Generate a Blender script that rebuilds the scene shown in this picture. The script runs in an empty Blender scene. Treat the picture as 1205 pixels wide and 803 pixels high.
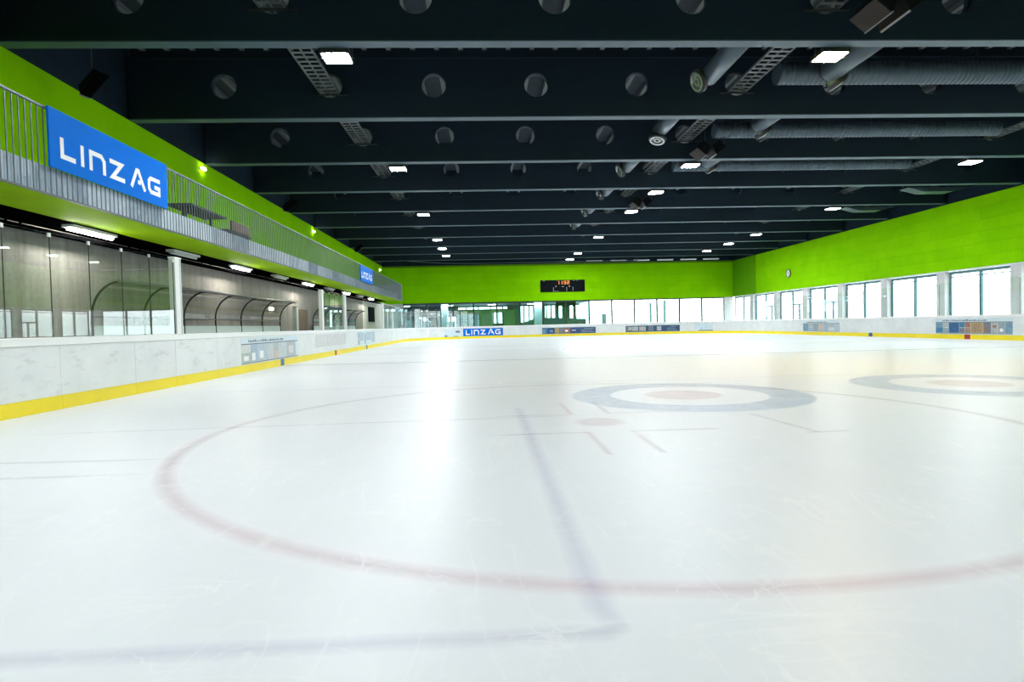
import bpy, bmesh, math, random
from mathutils import Matrix, Vector
random.seed(7)
scene = bpy.context.scene
COL = scene.collection

# ------------------------------------------------------------------ camera
FPX, YAW, PITCH, ROLL, CAMH = 696.57, 0.0453, 0.0265, 0.0233, 1.1806
F = Vector((math.sin(YAW)*math.cos(PITCH), math.cos(YAW)*math.cos(PITCH), -math.sin(PITCH)))
RT = Vector((math.cos(YAW), -math.sin(YAW), 0)); UP = RT.cross(F)
RT, UP = math.cos(ROLL)*RT - math.sin(ROLL)*UP, math.sin(ROLL)*RT + math.cos(ROLL)*UP
cam_data = bpy.data.cameras.new('camera'); cam = bpy.data.objects.new('camera', cam_data); COL.objects.link(cam)
cam_data.sensor_width = 36.0; cam_data.lens = FPX/1205*36.0; cam_data.clip_end = 500; cam_data.clip_start = .05
cam.matrix_world = Matrix(((RT.x, UP.x, -F.x, 0), (RT.y, UP.y, -F.y, 0), (RT.z, UP.z, -F.z, CAMH), (0, 0, 0, 1)))
scene.camera = cam

# ------------------------------------------------------------------ sky, exposure
world = bpy.data.worlds.new('overcast_sky'); scene.world = world; world.use_nodes = True
bg = world.node_tree.nodes['Background']
bg.inputs['Color'].default_value = (0.93, 0.97, 1.0, 1); bg.inputs['Strength'].default_value = 7.0
scene.view_settings.view_transform = 'Standard'; scene.view_settings.look = 'None'
scene.view_settings.exposure = 0.0; scene.view_settings.gamma = 1.0
scene.view_settings.use_curve_mapping = False
FLOOD = 375.0      # radiance of one ceiling floodlight
TUBE = 95.0        # radiance of one fluorescent tube below the gallery

# ------------------------------------------------------------------ dimensions
XL, XR, YE = -6.85, 23.15, 57.4            # rink boards: left, right, far end
YN = YE - 60.0; YC = YE - 30.0; CR = 8.5   # near end, centre line, corner radius
WL, WR, WF, WN = -10.8, 27.4, 64.1, -10.0  # hall walls
ZB, ZT, ZR = 7.78, 9.63, 10.05             # beam bottom, beam top, roof deck
BY = [14.07 + 5*k for k in range(-4, 10)]  # beams
ZG = 3.78                                  # bottom of the green band
ORD = ['first', 'second', 'third', 'fourth', 'fifth', 'sixth', 'seventh', 'eighth', 'ninth', 'tenth', 'eleventh', 'twelfth']

# ------------------------------------------------------------------ materials
class NT:
    def __init__(s, name):
        s.m = bpy.data.materials.new(name); s.m.use_nodes = True
        s.t = s.m.node_tree; s.n = s.t.nodes; s.l = s.t.links
        s.b = s.n['Principled BSDF']; s.out = s.n['Material Output']
    def add(s, typ, **kw):
        n = s.n.new(typ)
        for k, v in kw.items():
            if k.startswith('in_'):
                key = k[3:]; key = int(key) if key.isdigit() else key.replace('_', ' ')
                if hasattr(v, 'is_output'): s.l.new(v, n.inputs[key])
                else: n.inputs[key].default_value = v
            else: setattr(n, k, v)
        return n
    def pos(s, scale=(1, 1, 1)):
        g = s.add('ShaderNodeNewGeometry'); m = s.add('ShaderNodeMapping'); m.inputs['Scale'].default_value = scale
        s.l.new(g.outputs['Position'], m.inputs['Vector']); return m.outputs[0]
    def noise(s, vec, scale, detail=4, rough=.55):
        n = s.add('ShaderNodeTexNoise', in_Scale=scale, in_Detail=detail, in_Roughness=rough); s.l.new(vec, n.inputs['Vector'])
        return n.outputs[0]
    def ramp(s, fac, p0, p1, c0=(0, 0, 0, 1), c1=(1, 1, 1, 1)):
        r = s.add('ShaderNodeValToRGB'); s.l.new(fac, r.inputs[0])
        e = r.color_ramp.elements; e[0].position = p0; e[1].position = p1; e[0].color = c0; e[1].color = c1
        return r.outputs[0]
    def mix(s, fac, a, b, blend='MIX'):
        n = s.add('ShaderNodeMix', data_type='RGBA', blend_type=blend)
        for v, i in ((fac, 0), (a, 6), (b, 7)):
            if hasattr(v, 'is_output'): s.l.new(v, n.inputs[i])
            else: n.inputs[i].default_value = v if i == 0 else (tuple(v) + (1,))[:4]
        return n.outputs[2]
    def math(s, op, a, b=0.0):
        n = s.add('ShaderNodeMath', operation=op)
        for v, i in ((a, 0), (b, 1)):
            if hasattr(v, 'is_output'): s.l.new(v, n.inputs[i])
            else: n.inputs[i].default_value = v
        return n.outputs[0]
    def bump(s, h, strength, dist):
        n = s.add('ShaderNodeBump', in_Strength=strength, in_Distance=dist); s.l.new(h, n.inputs['Height'])
        s.l.new(n.outputs[0], s.b.inputs['Normal'])
    def set(s, col=None, rough=None, metal=None, spec=None):
        for v, k in ((col, 'Base Color'), (rough, 'Roughness'), (metal, 'Metallic'), (spec, 'Specular IOR Level')):
            if v is None: continue
            if hasattr(v, 'is_output'): s.l.new(v, s.b.inputs[k])
            else: s.b.inputs[k].default_value = (tuple(v) + (1,))[:4] if k == 'Base Color' else v
        return s.m
M = {}
def plain(name, col, rough=.5, metal=0.0, spec=.5, var=.0, vscale=3.0, sc=(1, 1, 1)):
    t = NT(name); c = col
    if var:
        f = t.ramp(t.noise(t.pos(sc), vscale, 5), .3, .7)
        c = t.mix(f, [x*(1-var) for x in col], [min(1, x*(1+var)) for x in col])
    M[name] = t.set(c, rough, metal, spec); return M[name]
def emit(name, col, strength):
    t = NT(name); t.set((.06, .06, .06), .4)
    t.b.inputs['Emission Color'].default_value = tuple(col) + (1,); t.b.inputs['Emission Strength'].default_value = strength
    M[name] = t.m
def ice_mat(name, mark=None, amount=1.0):
    t = NT(name); p = t.pos()
    n1 = t.ramp(t.noise(p, .35, 3), .25, .75); n2 = t.ramp(t.noise(t.pos((1.0, .5, 1)), 2.6, 6, .6), .2, .8)
    col = t.mix(n1, (.852, .880, .908), (.890, .912, .934))
    col = t.mix(t.math('MULTIPLY', n2, .55), col, (.935, .95, .975))
    # skate scratches: thin bright curves where warped noise crosses its mid value
    def scr(vec, sc, w):
        n = t.noise(vec, sc, 2.0, .4); d = t.math('ABSOLUTE', t.math('SUBTRACT', n, .5)); return t.ramp(d, 0.0, w, (1, 1, 1, 1), (0, 0, 0, 1))
    s1 = scr(t.pos((1.6, .35, 1)), 1.6, .009); s2 = scr(t.pos((.3, 1.5, 1)), 2.1, .008); s3 = scr(t.pos((1.1, .9, 1)), 3.6, .009)
    sm = t.ramp(t.noise(p, 1.3, 3), .36, .66)
    s = t.math('MULTIPLY', t.math('MAXIMUM', t.math('MAXIMUM', s1, s2), s3), sm)
    if mark:
        a = t.add('ShaderNodeAttribute', attribute_name='fade')
        nz = t.ramp(t.noise(p, 5.0, 5, .7), .25, .7)
        nb = t.ramp(t.noise(p, 1.1, 3), .2, .7)
        k = t.math('MULTIPLY', t.math('MULTIPLY', a.outputs['Fac'], amount), t.math('ADD', .45, t.math('MULTIPLY', t.math('ADD', nz, nb), .24)))
        t.l.new(t.math('MULTIPLY', k, t.math('SUBTRACT', 1.0, t.math('MULTIPLY', s, .7))), t.b.inputs['Alpha']); col = t.mix(.0, mark, mark)
    else: col = t.mix(t.math('MULTIPLY', s, .75), col, (.97, .98, .985))
    rg = t.add('ShaderNodeMapRange', in_0=n2, in_3=.30, in_4=.42)
    t.set(col, rg.outputs[0], 0, .30); t.b.inputs['IOR'].default_value = 1.31
    hb = t.math('ADD', t.math('MULTIPLY', t.noise(t.pos((1, .45, 1)), 2.2, 5, .6), 1.0), t.math('MULTIPLY', s, .15))
    t.bump(hb, .06, .02)
    M[name] = t.m
ice_mat('ice')
ice_mat('ice_red', (.80, .26, .34), .21); ice_mat('ice_lilac', (.40, .42, .80), .17)
ice_mat('ice_blue', (.20, .34, .62), .36); ice_mat('ice_house_blue', (.32, .50, .76), .33); ice_mat('ice_house_red', (.80, .34, .36), .22)
ice_mat('ice_dot', (.80, .32, .38), .21)

def glass_mat(name, tint):
    t = NT(name); g = t.add('ShaderNodeNewGeometry')
    d = t.add('ShaderNodeVectorMath', operation='DOT_PRODUCT'); t.l.new(g.outputs['Normal'], d.inputs[0]); t.l.new(g.outputs['Incoming'], d.inputs[1])
    c = t.math('SUBTRACT', 1.0, t.math('ABSOLUTE', d.outputs['Value']))
    f = t.math('ADD', .055, t.math('MULTIPLY', .945, t.math('POWER', c, 5.0)))
    tr = t.add('ShaderNodeBsdfTransparent', in_Color=tuple(tint)+(1,)); gl = t.add('ShaderNodeBsdfGlossy', in_Roughness=.004)
    mx = t.add('ShaderNodeMixShader'); t.l.new(f, mx.inputs[0]); t.l.new(tr.outputs[0], mx.inputs[1]); t.l.new(gl.outputs[0], mx.inputs[2])
    t.l.new(mx.outputs[0], t.out.inputs['Surface']); M[name] = t.m
glass_mat('glass', (.955, .99, .98)); glass_mat('window_glass', (.95, .985, .985)); glass_mat('lobby_glass', (.70, .90, .92)); glass_mat('acrylic', (.90, .91, .91))

def green_mat(name, a, b, sc=(1, 1, 1), bumpy=.35):
    t = NT(name); p = t.pos(sc)
    n = t.math('ADD', t.math('MULTIPLY', t.noise(p, 14, 5, .7), .45), t.math('MULTIPLY', t.noise(p, .8, 3), .55))
    oi = t.add('ShaderNodeObjectInfo'); n = t.math('ADD', n, t.math('MULTIPLY', t.math('SUBTRACT', oi.outputs['Random'], .5), .15))
    t.set(t.mix(t.ramp(n, .3, .7), a, b), 0.9, 0, .04); t.bump(t.noise(p, 60, 4, .7), bumpy, .01); M[name] = t.m
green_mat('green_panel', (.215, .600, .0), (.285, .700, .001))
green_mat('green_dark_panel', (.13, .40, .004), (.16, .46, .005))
green_mat('green_wall', (.235, .600, .0), (.30, .690, .001), (1, 1, .5))
plain('green_backing', (.12, .27, .003), .9)
plain('green_soffit', (.33, .60, .0), .7, 0, .1, .06, 1.5)
def concrete(name, a, b, streak=(1.5, 1.5, .12)):
    t = NT(name); n = t.noise(t.pos(streak), 2.4, 6, .65); n2 = t.noise(t.pos(), 9, 5)
    t.set(t.mix(t.ramp(t.math('ADD', t.math('MULTIPLY', n, .7), t.math('MULTIPLY', n2, .3)), .34, .66), a, b), .6, 0, .3)
    t.bump(n2, .15, .01); M[name] = t.m
concrete('concrete', (.24, .215, .20), (.42, .39, .365)); concrete('floor_concrete', (.22, .22, .22), (.30, .30, .29), (1, 1, 1))
concrete('pillar_concrete', (.62, .62, .63), (.72, .72, .72))
plain('plaster', (.74, .73, .66), .7, var=.04)
# boards: white plastic with puck marks
t = NT('board_white'); p = t.pos()
v = t.add('ShaderNodeTexVoronoi', in_Scale=4.5); t.l.new(p, v.inputs['Vector'])
spots = t.math('MULTIPLY', t.ramp(v.outputs['Distance'], .03, .075, (1, 1, 1, 1), (0, 0, 0, 1)), t.ramp(t.noise(p, 1.6, 3), .5, .62))
sc = t.noise(t.pos((.6, .6, 2.2)), 3.2, 7, .78); scf = t.ramp(sc, .55, .72)
c = t.mix(t.ramp(t.noise(p, 1.1, 4), .3, .7), (.70, .735, .745), (.80, .825, .83))
c = t.mix(t.math('MULTIPLY', scf, .6), c, (.40, .41, .43)); c = t.mix(t.math('MULTIPLY', spots, .7), c, (.22, .23, .25))
t.set(c, .38, 0, .4); M['board_white'] = t.m
plain('rail_white', (.84, .85, .85), .35, var=.02); plain('kick_yellow', (.86, .70, .0), .4, var=.05, vscale=1.5)
plain('joint_dark', (.30, .31, .32), .7); plain('marker_blue', (.01, .10, .30), .4); plain('marker_red', (.40, .03, .03), .4)
t = NT('galvanised'); vv = t.add('ShaderNodeTexVoronoi', in_Scale=7.0); t.l.new(t.pos((1, 1, .5)), vv.inputs['Vector'])
oi = t.add('ShaderNodeObjectInfo'); k = t.math('ADD', t.math('MULTIPLY', vv.outputs['Color'], .35), t.math('MULTIPLY', oi.outputs['Random'], .65))
t.set(t.mix(k, (.17, .25, .34), (.82, .90, .98)), .42, .3, .5); M['galvanised'] = t.m
plain('bar_steel', (.13, .155, .17), .42, .3)
plain('sign_blue', (.0, .145, .62), .55, 0, .05, .03); plain('letter_white', (.88, .88, .88), .4)
t = NT('beam_paint'); n = t.noise(t.pos((.25, 1, 1.5)), 1.5, 4)
t.set(t.mix(t.ramp(n, .3, .7), (.0056, .0165, .0300), (.0080, .0215, .0375)), .55, 0, .3); M['beam_paint'] = t.m
plain('beam_flange', (.062, .100, .135), .45, 0, .4, .06); plain('roof_deck', (.024, .034, .044), .7, 0, .2); plain('deck_rib', (.10, .12, .13), .6)
plain('blue_wall', (.005, .018, .034), .8, 0, .2, .2, 3.0)
plain('tray_steel', (.125, .145, .155), .45, .3); plain('duct_steel', (.060, .092, .122), .42, .3, var=.1, vscale=1.5); plain('nozzle_steel', (.45, .48, .50), .25, .8)
plain('black', (.0025, .0025, .003), .9, 0, .0); plain('speaker_black', (.006, .008, .010), .7, 0, .05); plain('speaker_edge', (.020, .0165, .0145), .6, 0, .2); plain('speaker_trim', (.16, .18, .20), .4); plain('dark_metal', (.03, .033, .036), .4, .3)
plain('frame_teal', (.09, .20, .225), .4, .2); plain('frame_dark', (.018, .03, .034), .4, .2)
plain('tube_grey', (.22, .23, .24), .3, .7); plain('white_metal', (.78, .79, .79), .4); plain('fixture_white', (.62, .66, .68), .4)
plain('lower_screen', (.62, .70, .70), .3); plain('brown_wood', (.16, .09, .055), .5, var=.2, sc=(4, 4, .4)); plain('lobby_green', (.24, .40, .17), .6, var=.05)
plain('lobby_grey', (.12, .15, .16), .6, var=.08); plain('lobby_dark', (.03, .045, .05), .5); plain('pale_blue', (.34, .58, .66), .3); plain('pale_grey', (.55, .60, .61), .5)
plain('outdoor_paving', (.62, .64, .66), .8, var=.06, vscale=.4)
emit('flood_white', (.92, .965, 1.0), FLOOD); emit('flood_warm', (1.0, .74, .38), FLOOD); emit('tube_white', (1.0, .96, .88), TUBE)
emit('led_orange', (1.0, .30, .03), 1.1); emit('led_white', (.85, .92, 1.0), .35); emit('sconce_light', (1.0, .95, .75), 45.0); emit('strip_light', (.85, .93, 1.0), 1.0)
emit('lobby_light', (.95, .98, 1.0), 75.0)

# ------------------------------------------------------------------ mesh helpers
class MB:
    def __init__(s): s.v = []; s.f = []; s.sm = []
    def box(s, x0, x1, y0, y1, z0, z1):
        i = len(s.v); s.v += [(x, y, z) for z in (z0, z1) for y in (y0, y1) for x in (x0, x1)]
        s.f += [tuple(i+j for j in q) for q in ((0, 2, 3, 1), (4, 5, 7, 6), (0, 1, 5, 4), (2, 6, 7, 3), (0, 4, 6, 2), (1, 3, 7, 5))]; s.sm += [False]*6; return s
    def obox(s, c, u, v, w, a, b, d):          # oriented box, half sizes a b d along u v w
        i = len(s.v); c = Vector(c); u = Vector(u)*a; v = Vector(v)*b; w = Vector(w)*d
        s.v += [tuple(c + u*x + v*y + w*z) for z in (-1, 1) for y in (-1, 1) for x in (-1, 1)]
        s.f += [tuple(i+j for j in q) for q in ((0, 2, 3, 1), (4, 5, 7, 6), (0, 1, 5, 4), (2, 6, 7, 3), (0, 4, 6, 2), (1, 3, 7, 5))]; s.sm += [False]*6; return s
    def tube(s, pts, r, n=10, caps=True):
        pts = [Vector(p) for p in pts]; rs = r if isinstance(r, (list, tuple)) else [r]*len(pts); rings = []
        ref = None
        for k, p in enumerate(pts):
            d = (pts[min(k+1, len(pts)-1)] - pts[max(k-1, 0)]).normalized()
            if ref is None: ref = Vector((0, 0, 1)) if abs(d.z) < .9 else Vector((1, 0, 0))
            a = (ref - d*ref.dot(d)).normalized(); ref = a; b = d.cross(a); i = len(s.v)
            s.v += [tuple(p + (a*math.cos(2*math.pi*j/n) + b*math.sin(2*math.pi*j/n))*rs[k]) for j in range(n)]; rings.append(i)
        for i0, i1 in zip(rings, rings[1:]):
            for j in range(n): s.f.append((i0+j, i0+(j+1) % n, i1+(j+1) % n, i1+j)); s.sm.append(True)
        if caps:
            s.f.append(tuple(rings[0]+j for j in reversed(range(n)))); s.f.append(tuple(rings[-1]+j for j in range(n))); s.sm += [False]*2
        return s
    def lathe(s, c, axis, prof, n=20):         # prof: (distance along the axis, radius)
        c = Vector(c); d = Vector(axis).normalized(); ref = Vector((0, 0, 1)) if abs(d.z) < .9 else Vector((1, 0, 0))
        a = (ref - d*ref.dot(d)).normalized(); b = d.cross(a); rings = []
        for h, r in prof:
            rings.append(len(s.v)); s.v += [tuple(c + d*h + (a*math.cos(2*math.pi*j/n) + b*math.sin(2*math.pi*j/n))*r) for j in range(n)]
        for i0, i1 in zip(rings, rings[1:]):
            for j in range(n): s.f.append((i0+j, i0+(j+1) % n, i1+(j+1) % n, i1+j)); s.sm.append(False)
        return s
    def prism(s, poly, p2w0, p2w1):            # polygon extruded between two maps of the plane
        n = len(poly); i = len(s.v); s.v += [p2w0(*q) for q in poly] + [p2w1(*q) for q in poly]
        s.f += [tuple(i+j for j in reversed(range(n))), tuple(i+n+j for j in range(n))] + [(i+j, i+(j+1) % n, i+n+(j+1) % n, i+n+j) for j in range(n)]; s.sm += [False]*(n+2); return s
    def mesh(s, name, mat, off=(0, 0, 0)):
        me = bpy.data.meshes.new(name); ox, oy, oz = off
        me.from_pydata([(x-ox, y-oy, z-oz) for x, y, z in s.v], [], s.f); me.polygons.foreach_set('use_smooth', s.sm)
        me.materials.append(M[mat])
        bm = bmesh.new(); bm.from_mesh(me); bmesh.ops.recalc_face_normals(bm, faces=bm.faces); bm.to_mesh(me); bm.free(); return me
    def build(s, name, mat, parent=None, at=None):
        org = wloc(parent) if parent else Vector((0, 0, 0)); a = Vector(at) if at is not None else org
        return link(name, s.mesh(name, mat, a), parent, a - org)
def wloc(o):
    v = Vector((0, 0, 0))
    while o: v = v + o.location; o = o.parent
    return v
def link(name, data, parent=None, loc=(0, 0, 0)):
    o = bpy.data.objects.new(name, data); COL.objects.link(o); o.parent = parent; o.location = loc; return o
def tag(o, label=None, cat=None, group=None, kind=None):
    if label: o['label'] = label
    if cat: o['category'] = cat
    if group: o['group'] = group
    if kind: o['kind'] = kind
    return o
def thing(name, loc, label, cat, group=None): return tag(link(name, None, None, loc), label, cat, group)
def struct(name, mb, mat, label=None): return tag(mb.build(name, mat), label, None, None, 'structure')
def B(*a): return MB().box(*a)
def copy_tree(o, loc, label):
    c = o.copy(); COL.objects.link(c); c.location = loc; c['label'] = label
    for ch in o.children:
        d = ch.copy(); COL.objects.link(d); d.parent = c
        for g in ch.children:
            e = g.copy(); COL.objects.link(e); e.parent = d
    return c

# ------------------------------------------------------------------ rink outline
def rink_path(off=0.0, nseg=42):
    """closed list of (x, y, outward normal) with arcs, starting on the left side at the near corner, going along +Y"""
    r = CR + off; x0, x1, y0, y1 = XL, XR, YN, YE; out = []
    for cx, cy, a0 in ((x0+CR, y1-CR, math.pi), (x1-CR, y1-CR, math.pi/2), (x1-CR, y0+CR, 0), (x0+CR, y0+CR, -math.pi/2)):
        for k in range(nseg+1):
            a = a0 - (math.pi/2)*k/nseg; out.append((cx + r*math.cos(a), cy + r*math.sin(a)))
    return out
# ------------------------------------------------------------------ floors
n = rink_path(0.0); mb = MB(); i = 0; k = len(n)
mb.v = [(x, y, -.03) for x, y in n] + [(x, y, 0.0) for x, y in n]
mb.f = [tuple(reversed(range(k))), tuple(range(k, 2*k))] + [(j, (j+1) % k, k+(j+1) % k, k+j) for j in range(k)]; mb.sm = [False]*(k+2)
ice = struct('floor', mb, 'ice', 'white skating ice with faint painted circles and lines')
struct('floor_walkway', B(-12, 29, -11, 79, -.25, -.031), 'floor_concrete', 'grey concrete floor around the ice')
struct('floor_outdoor', B(-70, 160, -60, 190, -.50, -.26), 'outdoor_paving', 'pale paving outside the windows')
mz = [0.0003]
def mark(name, mat, verts, faces, fade):
    mz[0] += .00006; me = bpy.data.meshes.new(name); me.from_pydata([(x, y, mz[0]) for x, y in verts], [], faces)
    at = me.attributes.new('fade', 'FLOAT', 'POINT'); at.data.foreach_set('value', fade); me.materials.append(M[mat]); return link(name, me, ice)
def ring(name, mat, cx, cy, r0, r1, soft, n=128):
    rs = [(r0-soft, 0), (r0+soft, 1), (r1-soft, 1), (r1+soft, 0)] if r0 > 0 else [(0.001, 1), (r1-soft, 1), (r1+soft, 0)]
    if r0 > 0 and r1 - r0 < 2*soft: rs = [(r0-soft, 0), ((r0+r1)/2, 1), (r1+soft, 0)]
    v = []; fa = []; f = []
    for r, a in rs:
        for j in range(n): v.append((cx + r*math.cos(2*math.pi*j/n), cy + r*math.sin(2*math.pi*j/n))); fa.append(a)
    for q in range(len(rs)-1):
        for j in range(n): f.append((q*n+j, (q+1)*n+j, (q+1)*n+(j+1) % n, q*n+(j+1) % n))
    if r0 <= 0: f.append(tuple(range(n)))
    return mark(name, mat, v, f, fa)
def stripe(name, mat, x0, y0, x1, y1, w, soft=.025, endsoft=.05):
    d = Vector((x1-x0, y1-y0)); L = d.length; d /= L; nn = Vector((-d.y, d.x)); v = []; fa = []
    cols = [(-w/2-soft, 0), (-max(w/2-soft, .001), 1), (max(w/2-soft, .001), 1), (w/2+soft, 0)]; rows = [(-endsoft, 0), (endsoft, 1), (L-endsoft, 1), (L+endsoft, 0)]
    for b, fb in rows:
        for a, f_ in cols: v.append((x0+d.x*b+nn.x*a, y0+d.y*b+nn.y*a)); fa.append(fb*f_)
    f = [(r*4+c, r*4+c+1, r*4+c+5, r*4+c+4) for r in range(3) for c in range(3)]
    return mark(name, mat, v, f, fa)
CX, CY = 1.34, 7.0
stripe('blue_line', 'ice_blue', XL+.1, YC-7.14, XR-.1, YC-7.14, .26); stripe('blue_line', 'ice_blue', XL+.1, YC+7.14, XR-.1, YC+7.14, .26)
stripe('centre_line', 'ice_red', XL+.1, YC, XR-.1, YC, .26); stripe('goal_line', 'ice_red', XL+2.6, YE-4, XR-2.6, YE-4, .08)
ring('centre_circle', 'ice_blue', (XL+XR)/2, YC, 4.44, 4.52, .03)
for fx in (XL+8, XR-8): ring('face_off_circle', 'ice_red', fx, YE-10, 4.43, 4.52, .04)
ring('lane_circle', 'ice_house_blue', 3.22, 9.33, 1.22, 1.84, .03); ring('lane_button', 'ice_house_red', 3.16, 9.36, 0, .60, .04)
ring('lane_circle', 'ice_house_blue', 8.30, 9.72, 1.22, 1.84, .03); ring('lane_button', 'ice_house_red', 8.26, 9.76, 0, .60, .04)
stripe('guide_line', 'ice_lilac', .45, 2.30, .45, 8.4, .085, .05, .1); stripe('guide_line', 'ice_lilac', XL+.3, 2.21, .49, 2.21, .07, .04)
stripe('guide_line', 'ice_lilac', XL+.4, 5.80, -3.2, 5.66, .045, .03, .3); stripe('guide_line', 'ice_lilac', XL+.4, 5.12, -3.1, 5.08, .045, .03, .3); stripe('guide_line', 'ice_lilac', -5.2, 7.35, 1.2, 7.55, .03, .03, .4)
stripe('guide_line', 'ice_lilac', -5.6, 11.9, 7.5, 11.9, .04, .03, .4)
ring('face_off_circle', 'ice_red', CX, CY, 4.44, 4.53, .055, 160); ring('face_off_dot', 'ice_dot', CX, CY, 0, .29, .05)
for sx in (-1, 1):
    for sy in (-1, 1):
        x = CX + sx*.245; y = CY + sy*.66
        stripe('restraint_mark', 'ice_red', x, y, x + sx*.95, y, .05); stripe('restraint_mark', 'ice_red', x, y, x, y + sy*1.1, .05)
stripe('restraint_mark', 'ice_red', 3.3, 7.25, 3.42, 5.95, .045); stripe('restraint_mark', 'ice_red', 3.3, 5.97, 3.75, 5.97, .045)

# ------------------------------------------------------------------ walls
struct('wall_near', B(WL-.4, WR+.4, WN-.3, WN, 0, ZR), 'green_wall', 'green wall behind the near end')
struct('wall_left', B(WL-.3, WL, WN, WF+.3, 3.55, ZB), 'green_wall', 'bright green wall above the left gallery')
struct('wall_left_upper', B(WL-.35, WL-.05, WN, WF+.3, ZB+.002, ZR), 'blue_wall', 'dark blue upper wall between beam ends on the left')
struct('wall_left_lower', B(WL+.05, -9.45, WN, 46.5, 0, 3.52), 'concrete', 'board-marked concrete wall behind the player benches')
struct('wall_left_end', B(WL+.05, -9.45, 46.51, WF, 0, 3.52), 'plaster', 'cream wall beyond the far player bench')
struct('wall_right_upper', B(WR+.05, WR+.35, WN, WF+.3, 7.72, ZR), 'blue_wall', 'dark blue wall strip above the green right wall')
wr = struct('wall_right', B(WR+.03, WR+.33, WN, WF+.34, ZG, 7.715), 'green_backing', 'bright green panelled wall above the right windows')
wf = struct('wall_far', B(WL, WR+.03, WF+.03, WF+.33, ZG-.03, ZB), 'green_backing', 'bright green panelled wall above the far glazing')
struct('wall_far_upper', B(WL-.05, WR+.05, WF+.05, WF+.35, ZB+.002, ZR), 'blue_wall', 'dark strip above the far green wall')
panel_cache = {}
def wall_panels(parent, axis, a0, a1, z0, z1, face, mat='green_panel', PL=2.5, rows=6):
    h = (z1-z0)/rows
    for r in range(rows):
        s = a0 - (PL/2 if r % 2 else 0)
        while s < a1 - .02:
            p0, p1 = max(s, a0), min(s+PL, a1); s += PL
            if p1 - p0 < .05: continue
            L = round(p1-p0, 3); key = (axis, L, round(h, 3), mat)
            if key not in panel_cache:
                e = .0045; d = .035; m = MB()
                if axis == 'y': m.box(0, d, -L/2+e, L/2-e, -h/2+e, h/2-e)
                else: m.box(-L/2+e, L/2-e, 0, d, -h/2+e, h/2-e)
                panel_cache[key] = m.mesh('panel', mat)
            c = (p0+p1)/2; z = z0 + h*(r+.5); dj = random.uniform(0, .006)
            link('panel', panel_cache[key], parent, (face-dj, c, z) if axis == 'y' else (c, face-dj, z))
wall_panels(wr, 'y', 9.0, 58.6, ZG+.02, 7.70, WR-.005)
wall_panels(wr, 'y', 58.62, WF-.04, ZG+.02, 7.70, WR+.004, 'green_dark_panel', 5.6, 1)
wall_panels(wf, 'x', -8.6, WR-.01, ZG-.01, 7.60, WF-.006)
wall_panels(wf, 'x', WL+.01, -8.61, ZG-.01, 7.60, WF+.002, 'green_panel', 2.4, 1)
B(WR-.03, WR+.03, WN, WF-.04, ZG-.06, ZG+.018).build('sill_strip', 'white_metal', wr)

# ------------------------------------------------------------------ roof
roof = struct('ceiling', B(WL-.4, WR+.4, WN-.3, WF+.4, ZR, ZR+.25), 'roof_deck', 'dark roof deck of trapezoidal sheeting')
ribm = B(-.07, .07, WN+.01, WF-.01, -.16, 0).mesh('deck_rib', 'deck_rib')
x = WL + .5
while x < WR: link('deck_rib', ribm, roof, (x, 0, ZR)); x += .75
HOLES = [-1.42 + 3.24*k for k in range(-2, 9)]; HZ, HR = 8.80, .385
def web_mesh():
    m = MB(); N = 32; T = .13; cells = [(-10.79, -9.50, None)]
    for hx in HOLES: cells.append((hx-1.62, hx+1.62, hx))
    cells.append((HOLES[-1]+1.62, 27.36, None)); z0, z1 = ZB+.03, ZT
    for a, b, hx in cells:
        if hx is None: m.box(a, b, -T, T, z0, z1); continue
        idx = []
        for y in (-T, T):
            i = len(m.v); inner = []; outer = []
            for j in range(N):
                t_ = 2*math.pi*(j+.5)/N; c, s = math.cos(t_), math.sin(t_); inner.append((hx+HR*c, y, HZ+HR*s))
                kx = ((b-hx) if c > 0 else (hx-a))/max(abs(c), 1e-6); kz = ((z1-HZ) if s > 0 else (HZ-z0))/max(abs(s), 1e-6); k_ = min(kx, kz)
                outer.append([hx+k_*c, y, HZ+k_*s])
            for cx_, cz_ in ((a, z0), (a, z1), (b, z0), (b, z1)):
                j = min(range(N), key=lambda q: (outer[q][0]-cx_)**2 + (outer[q][2]-cz_)**2); outer[j] = [cx_, y, cz_]
            m.v += inner + [tuple(o) for o in outer]; idx.append(i)
            for j in range(N):
                q = (i+j, i+(j+1) % N, i+N+(j+1) % N, i+N+j); m.f.append(q if y < 0 else tuple(reversed(q))); m.sm.append(False)
        for j in range(N): m.f.append((idx[0]+j, idx[1]+j, idx[1]+(j+1) % N, idx[0]+(j+1) % N)); m.sm.append(True)
    m.box(-10.79, 27.36, -.19, .19, ZT, ZT+.06)
    me = bpy.data.meshes.new('web'); me.from_pydata([(x-8.3, y, z-ZB) for x, y, z in m.v], [], m.f); me.polygons.foreach_set('use_smooth', m.sm); me.materials.append(M['beam_paint']); return me
webm = web_mesh(); flm = B(-19.09, 19.06, -.16, .16, 0, .03).mesh('bottom_flange', 'beam_flange')
purm = B(-19.0, 19.0, -.12, .12, 0, .36).mesh('bearer', 'beam_paint')
for k, y in enumerate(BY):
    kk = k - 4
    lab = ('%s dark steel roof beam counted from the camera, round holes in its web' % ORD[kk]) if kk >= 0 else ('dark steel roof beam overhead the near end, %s behind the first visible beam' % ORD[-kk-1])
    b = thing('roof_beam', (8.3, y, ZB), lab, 'beam', 'roof beams')
    link('web', webm, b); link('bottom_flange', flm, b); link('bearer', purm, b, (0, 0, ZT-ZB+.06))

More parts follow.
